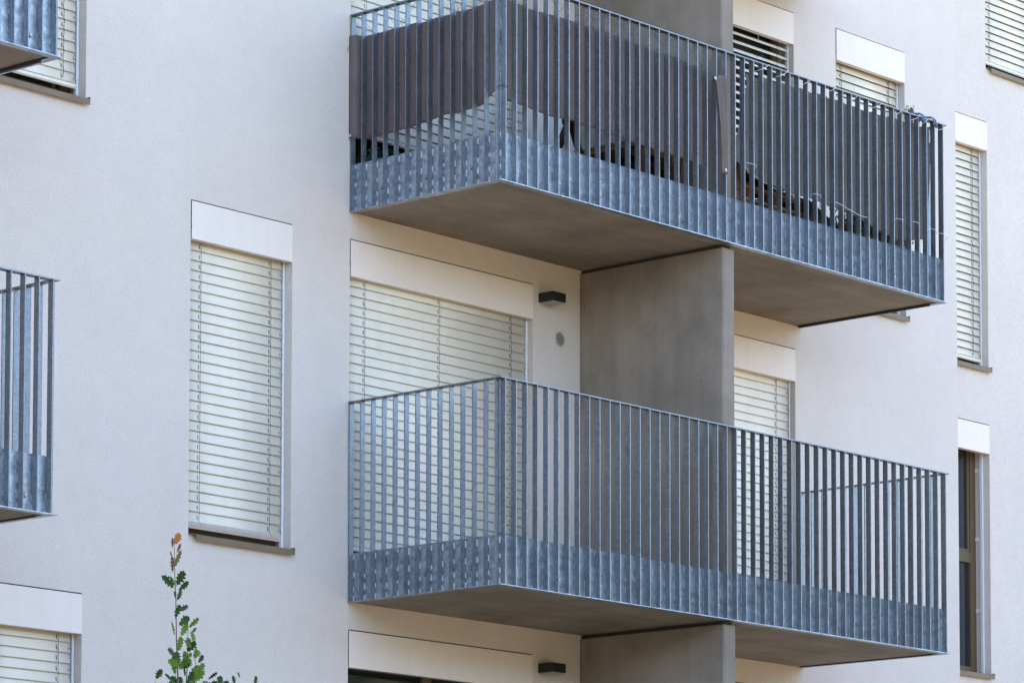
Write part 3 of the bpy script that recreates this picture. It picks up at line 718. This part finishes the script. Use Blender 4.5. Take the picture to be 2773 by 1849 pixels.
def infill_fn(u, v):
    a = u*2*math.pi; ph = v*math.pi*0.5; rr = 1+0.22*noise.noise(Vector((math.cos(a)*2, math.sin(a)*2, v*4)))
    return (math.cos(a)*math.cos(ph)*0.46*rr-0.02, math.sin(a)*math.cos(ph)*0.24*rr, math.sin(ph)*0.26*rr+0.002)
sheet(m, infill_fn, 48, 16); m.build('void_infill_sheet', M_CLAD, t, recalc=True)
t = empty('navy_crate', (3.98, -1.2, ZF)); tag(t, 'dark navy plastic crate right of the pallets behind the net', 'crate')
m = MB(); m.prism([(0.0, 0, 0), (0.46, 0, 0), (0.46, 0, 0.28), (0.30, 0, 0.34), (0.10, 0, 0.42), (0.0, 0, 0.43)], (0, 0.4, 0)); m.build('body', M_NAVY, t, bevel=0.01)
m = MB(); m.box(-0.01, 0.47, -0.012, -0.001, 0.18, 0.21); m.build('rim', M_CLAD, t)

# ------------------------------------------------------------ plants
def oak_leaf(m, base, tip, wf, mi, up=None, rng=random):
    base, tip = Vector(base), Vector(tip); tip = base+(tip-base)*1.08; wf = wf*0.78; L = (tip-base).length; ax = (tip-base)/L
    nrm = Vector((rng.uniform(-.5, .1), -1, rng.uniform(-.3, .5))) if up is None else up
    sd_ = ax.cross(nrm).normalized(); nn = sd_.cross(ax).normalized()
    prof = [(0, .015), (.06, .02), (.12, .03)]
    for q in range(1, 20):
        t_ = .12+.88*q/20; env = .42*math.sin(min(1, (t_-.05)/.95)**1.25*math.pi)**.6 if t_ < .96 else .16
        prof.append((t_, max(.03, env*(.36+.62*abs(math.sin((t_-.14)*math.pi/.205))**.9))))
    prof.append((1.0, .06))
    n = len(m.v); curl = rng.uniform(-.25, .3)
    for t_, w_ in prof:
        c = base+ax*(L*t_)+nn*(curl*L*t_*t_*0.5)
        wv = w_*L*wf*rng.uniform(.85, 1.15)*0.95
        wv2 = w_*L*wf*rng.uniform(.85, 1.15)*0.95
        m.v += [tuple(c-sd_*wv+nn*wv*.25), tuple(c), tuple(c+sd_*wv2+nn*wv2*.25)]
    for i in range(len(prof)-1):
        a = n+i*3
        for q in (0, 1):
            m.f.append((a+q, a+q+1, a+q+4, a+q+3)); m.m.append(mi); m.sm.append(False)
oak = empty('oak_sapling', (-4.13, -2.6, ZG)); tag(oak, 'young oak shoot with lobed green leaves and a red tip, rising at the bottom left', 'tree')
leaves = [(-4.172,-0.3,-4.134,-0.226,1.1,0),(-4.187,-0.319,-4.217,-0.265,0.6,1),(-4.152,-0.345,-4.128,-0.288,0.6,1),(-4.191,-0.378,-4.191,-0.338,0.6,1),(-4.175,-0.441,-4.118,-0.334,0.5,2),(-4.185,-0.471,-4.21,-0.38,0.5,1),(-4.154,-0.548,-4.121,-0.457,1.2,4),(-4.164,-0.563,-4.253,-0.497,1,4),(-4.159,-0.548,-4.199,-0.495,0.9,3),(-4.139,-0.575,-4.086,-0.515,0.9,4),(-4.154,-0.627,-4.184,-0.583,1,4),(-4.149,-0.634,-4.12,-0.57,0.9,4),(-4.138,-0.698,-4.069,-0.659,0.8,4),(-4.162,-0.744,-4.148,-0.663,0.8,4),(-4.053,-0.791,-4.089,-0.722,1,3),(-4.053,-0.791,-3.994,-0.728,0.7,3),(-4.137,-0.785,-4.059,-0.727,1,4),(-4.117,-0.848,-4.068,-0.771,1,3),(-4.028,-0.818,-3.969,-0.78,0.6,4),(-4.161,-0.852,-4.181,-0.767,0.4,3),(-4.135,-0.944,-4.107,-0.854,1,3),(-4.057,-0.915,-4.018,-0.846,1,3),(-4.15,-0.967,-4.243,-0.939,0.9,4),(-4.007,-0.968,-3.933,-0.911,1,3),(-4.055,-1.023,-4.101,-0.948,0.8,3),(-3.987,-0.981,-4.002,-0.899,0.5,3),(-4.153,-1.09,-4.169,-0.99,0.7,3),(-4.065,-1.039,-4.017,-0.969,1,3),(-3.986,-1.075,-3.932,-0.998,0.9,3),(-4.124,-1.044,-4.056,-0.973,0.8,3),(-4.182,-1.121,-4.222,-1.081,0.8,4),(-4.064,-1.118,-3.986,-1.025,0.9,3),(-4.025,-1.122,-3.936,-1.049,0.8,3),(-4.103,-1.136,-4.173,-1.098,1,4),(-3.886,-1.089,-3.836,-1.044,0.6,4),(-4.064,-1.133,-4.025,-1.057,1,4),(-4.123,-1.152,-4.084,-1.091,1,4)]
rg = random.Random(11)
m = MB()
for x0_, z0_, x1_, z1_, wf, k in leaves:
    dy = rg.uniform(-.03, .03)
    oak_leaf(m, (x0_, -2.6, z0_), (x1_, -2.6+dy, z1_), wf*0.9, k, rng=rg)
for i in range(16):      # more leaves along the side shoots
    x, z = rg.choice(((-4.06, -0.93), (-4.10, -1.0), (-4.0, -1.03), (-4.14, -1.04), (-4.06, -1.08)))
    x += rg.uniform(-.05, .05); z += rg.uniform(-.05, .05); a = rg.uniform(.2, 2.9); L = rg.uniform(.05, .085)
    oak_leaf(m, (x, -2.6+rg.uniform(-.05, .05), z), (x+math.cos(a)*L, -2.6, z+math.sin(a)*L), 1, 3 if rg.random() < .6 else 4, rng=rg)
for i in range(130):      # dense leafy mass at and below the frame edge
    x = rg.uniform(-4.2, -3.62); z = -1.085-rg.random()*0.4+0.05*math.sin((x+3.8)*9)
    a = rg.uniform(0, 6.28); L = rg.uniform(.06, .1); y = -2.6+rg.uniform(-.2, .2)
    oak_leaf(m, (x, y, z), (x+math.cos(a)*L*.9, y+rg.uniform(-.03, .03), z+math.sin(a)*L*.7), 1, 4 if rg.random() < .7 else 3, rng=rg)
for i in range(700):     # crown of the young tree below
    th = rg.uniform(0, 6.28); rr = rg.random()**.5; zz = rg.uniform(-4.1, -1.35); R0 = 0.9*math.sin((zz+4.3)/3.1*math.pi)**.7
    x = -4.1+math.cos(th)*rr*R0; y = -2.6+math.sin(th)*rr*R0*.9
    a = rg.uniform(0, 6.28); L = rg.uniform(.07, .11)
    oak_leaf(m, (x, y, zz), (x+math.cos(a)*L, y+rg.uniform(-.05, .05), zz+math.sin(a)*L*.8), 1, 4 if rg.random() < .6 else 3, rng=rg)
inv(m.build('crown', LEAF, oak, recalc=False), oak)
m = MB()
m.tube([(-4.13, -2.6, ZG), (-4.11, -2.6, -3.5), (-4.14, -2.6, -2.0), (-4.133, -2.6, -1.095)], 0.035, 8, taper=0.007)
m.tube([(-4.133, -2.6, -1.095), (-4.148, -2.6, -0.851), (-4.154, -2.6, -0.627), (-4.165, -2.6, -0.476), (-4.174, -2.6, -0.26)], 0.0045, 5, taper=0.0015)
m.tube([(-4.12, -2.6, -1.5), (-4.064, -2.6, -1.125), (-4.055, -2.6, -1.023), (-4.053, -2.6, -0.77)], 0.005, 5, taper=0.0015)
m.tube([(-4.12, -2.6, -1.6), (-4.025, -2.6, -1.122), (-3.976, -2.6, -1.024), (-4.007, -2.6, -0.95)], 0.004, 5, taper=0.0015)
m.tube([(-4.12, -2.6, -1.7), (-3.9, -2.6, -1.2), (-3.776, -2.6, -1.08)], 0.005, 5, taper=0.002)
for i in range(11):
    th = i*2.4; z = -4.0+i*.15; m.tube([(-4.13, -2.6, z), (-4.13+math.cos(th)*.4, -2.6+math.sin(th)*.4, z+.3), (-4.13+math.cos(th)*.7, -2.6+math.sin(th)*.65, z+.7)], 0.012, 5, taper=0.003)
inv(m.build('trunk', M_TWIG, oak), oak)

def tuft(m, c, ext, n, L, wd, mi=0, rng=random, upb=0.5):
    for i in range(n):
        p = Vector((c[0]+rng.gauss(0, ext[0]), c[1]+rng.gauss(0, ext[1]), c[2]+abs(rng.gauss(0, ext[2]))))
        d_ = Vector((rng.uniform(-1, 1), rng.uniform(-1, 1), rng.uniform(-.4, 1)+upb)).normalized()*L*rng.uniform(.5, 1.2)
        s_ = d_.cross(Vector((rng.uniform(-1, 1), rng.uniform(-1, 1), .3))).normalized()*wd*rng.uniform(.6, 1.2)
        k = len(m.v); m.v += [tuple(p), tuple(p+d_*.5+s_), tuple(p+d_), tuple(p+d_*.5-s_)]
        m.f.append((k, k+1, k+2, k+3)); m.m.append(mi); m.sm.append(False)
def pot(m, r0, r1, h, mi=0, seg=20):
    n = len(m.v)
    for z, r in ((0, r0), (h, r1), (h, r1-0.008), (0.02, r0-0.008)):
        for j in range(seg): m.v.append((math.cos(6.2832*j/seg)*r, math.sin(6.2832*j/seg)*r, z))
    for q in range(3):
        for j in range(seg):
            a = n+q*seg+j; b_ = n+q*seg+(j+1) % seg; m.f.append((a, b_, b_+seg, a+seg)); m.m.append(mi); m.sm.append(True)
    m.f.append(tuple(n+j for j in reversed(range(seg)))); m.m.append(mi); m.sm.append(False)
rg = random.Random(5)
for x, y, n, lab in ((4.72, -1.15, 2600, 'dry straw-coloured potted plant behind the net, right of the navy crate'), (5.12, -1.12, 2200, 'dry straw-coloured plant in a brown pot near the right end of the upper balcony')):
    t = empty('potted_plant', (x, y, ZF)); tag(t, lab, 'potted plant', 'dry pot plants behind the net')
    m = MB(); pot(m, 0.11, 0.15, 0.20 if x < 5 else 0.24); m.build('pot', M_TERRA, t)
    m = MB(); tuft(m, (0, 0, 0.2), (0.13, 0.07, 0.12), n, 0.045, 0.008, rng=rg); m.build('foliage', M_DRY, t, recalc=False)
t = empty('hanging_planter', (5.30, -1.34, 4.02)); tag(t, 'small olive succulent peeking over the handrail at the right end of the upper balcony', 'plant')
m = MB(); m.box(-0.16, 0.20, -0.02, 0.12, 0.06, 0.24); m.build('trough', M_CLAD, t, bevel=0.008)
m = MB(); 
for i in range(14):
    x = rg.uniform(-.06, .10); y = rg.uniform(0, .08); hgt = rg.uniform(.16, .29)
    m.tube([(x, y, .24), (x+rg.uniform(-.02, .02), y, .24+hgt)], .002, 4)
    for q in range(16):
        zz = .26+hgt*q/15*.95; tuft(m, (x, y, zz), (.006, .006, .004), 2, .022, .007, rng=rg)
m.build('foliage', M_SUCC, t, recalc=False)
t = empty('strap_band', (5.2, -D+0.02, 4.36)); tag(t, 'pair of blue padded hooks slung over the handrail at the right end', 'strap')
for x in (5.105, 5.262):
    for dx, mt in ((0, M_BLUE), (0.012, M_BLUE2), (0.024, M_BLUE)):
        m = MB()
        m.tube([(x-0.03+dx, -D+0.11, 4.30), (x-0.02+dx, -D+0.10, 4.385), (x+dx, -D+0.05, 4.410), (x+0.03+dx, -D+0.0, 4.408), (x+0.045+dx, -D-0.02, 4.385), (x+0.05+dx, -D-0.022, 4.352), (x+0.048+dx, -D-0.006, 4.345)], 0.0075 if mt is M_BLUE else 0.005, 8)
        inv(m.build('band', mt, t), t)
# dark herbs behind the left end of the brown cloth
t = empty('herb_trough', (0.20, -0.16, ZF)); tag(t, 'dark green bushy herbs in a trough below the lower left corner of the brown cloth', 'potted plant')
m = MB(); m.box(-0.10, 0.30, -0.10, 0.12, 0.0, 0.16); m.build('trough', M_CLAD, t, bevel=0.008)
m = MB(); tuft(m, (0.08, 0.0, 0.14), (0.11, 0.045, 0.055), 1500, 0.03, 0.007, rng=rg); m.build('foliage', M_HERB, t, recalc=False)
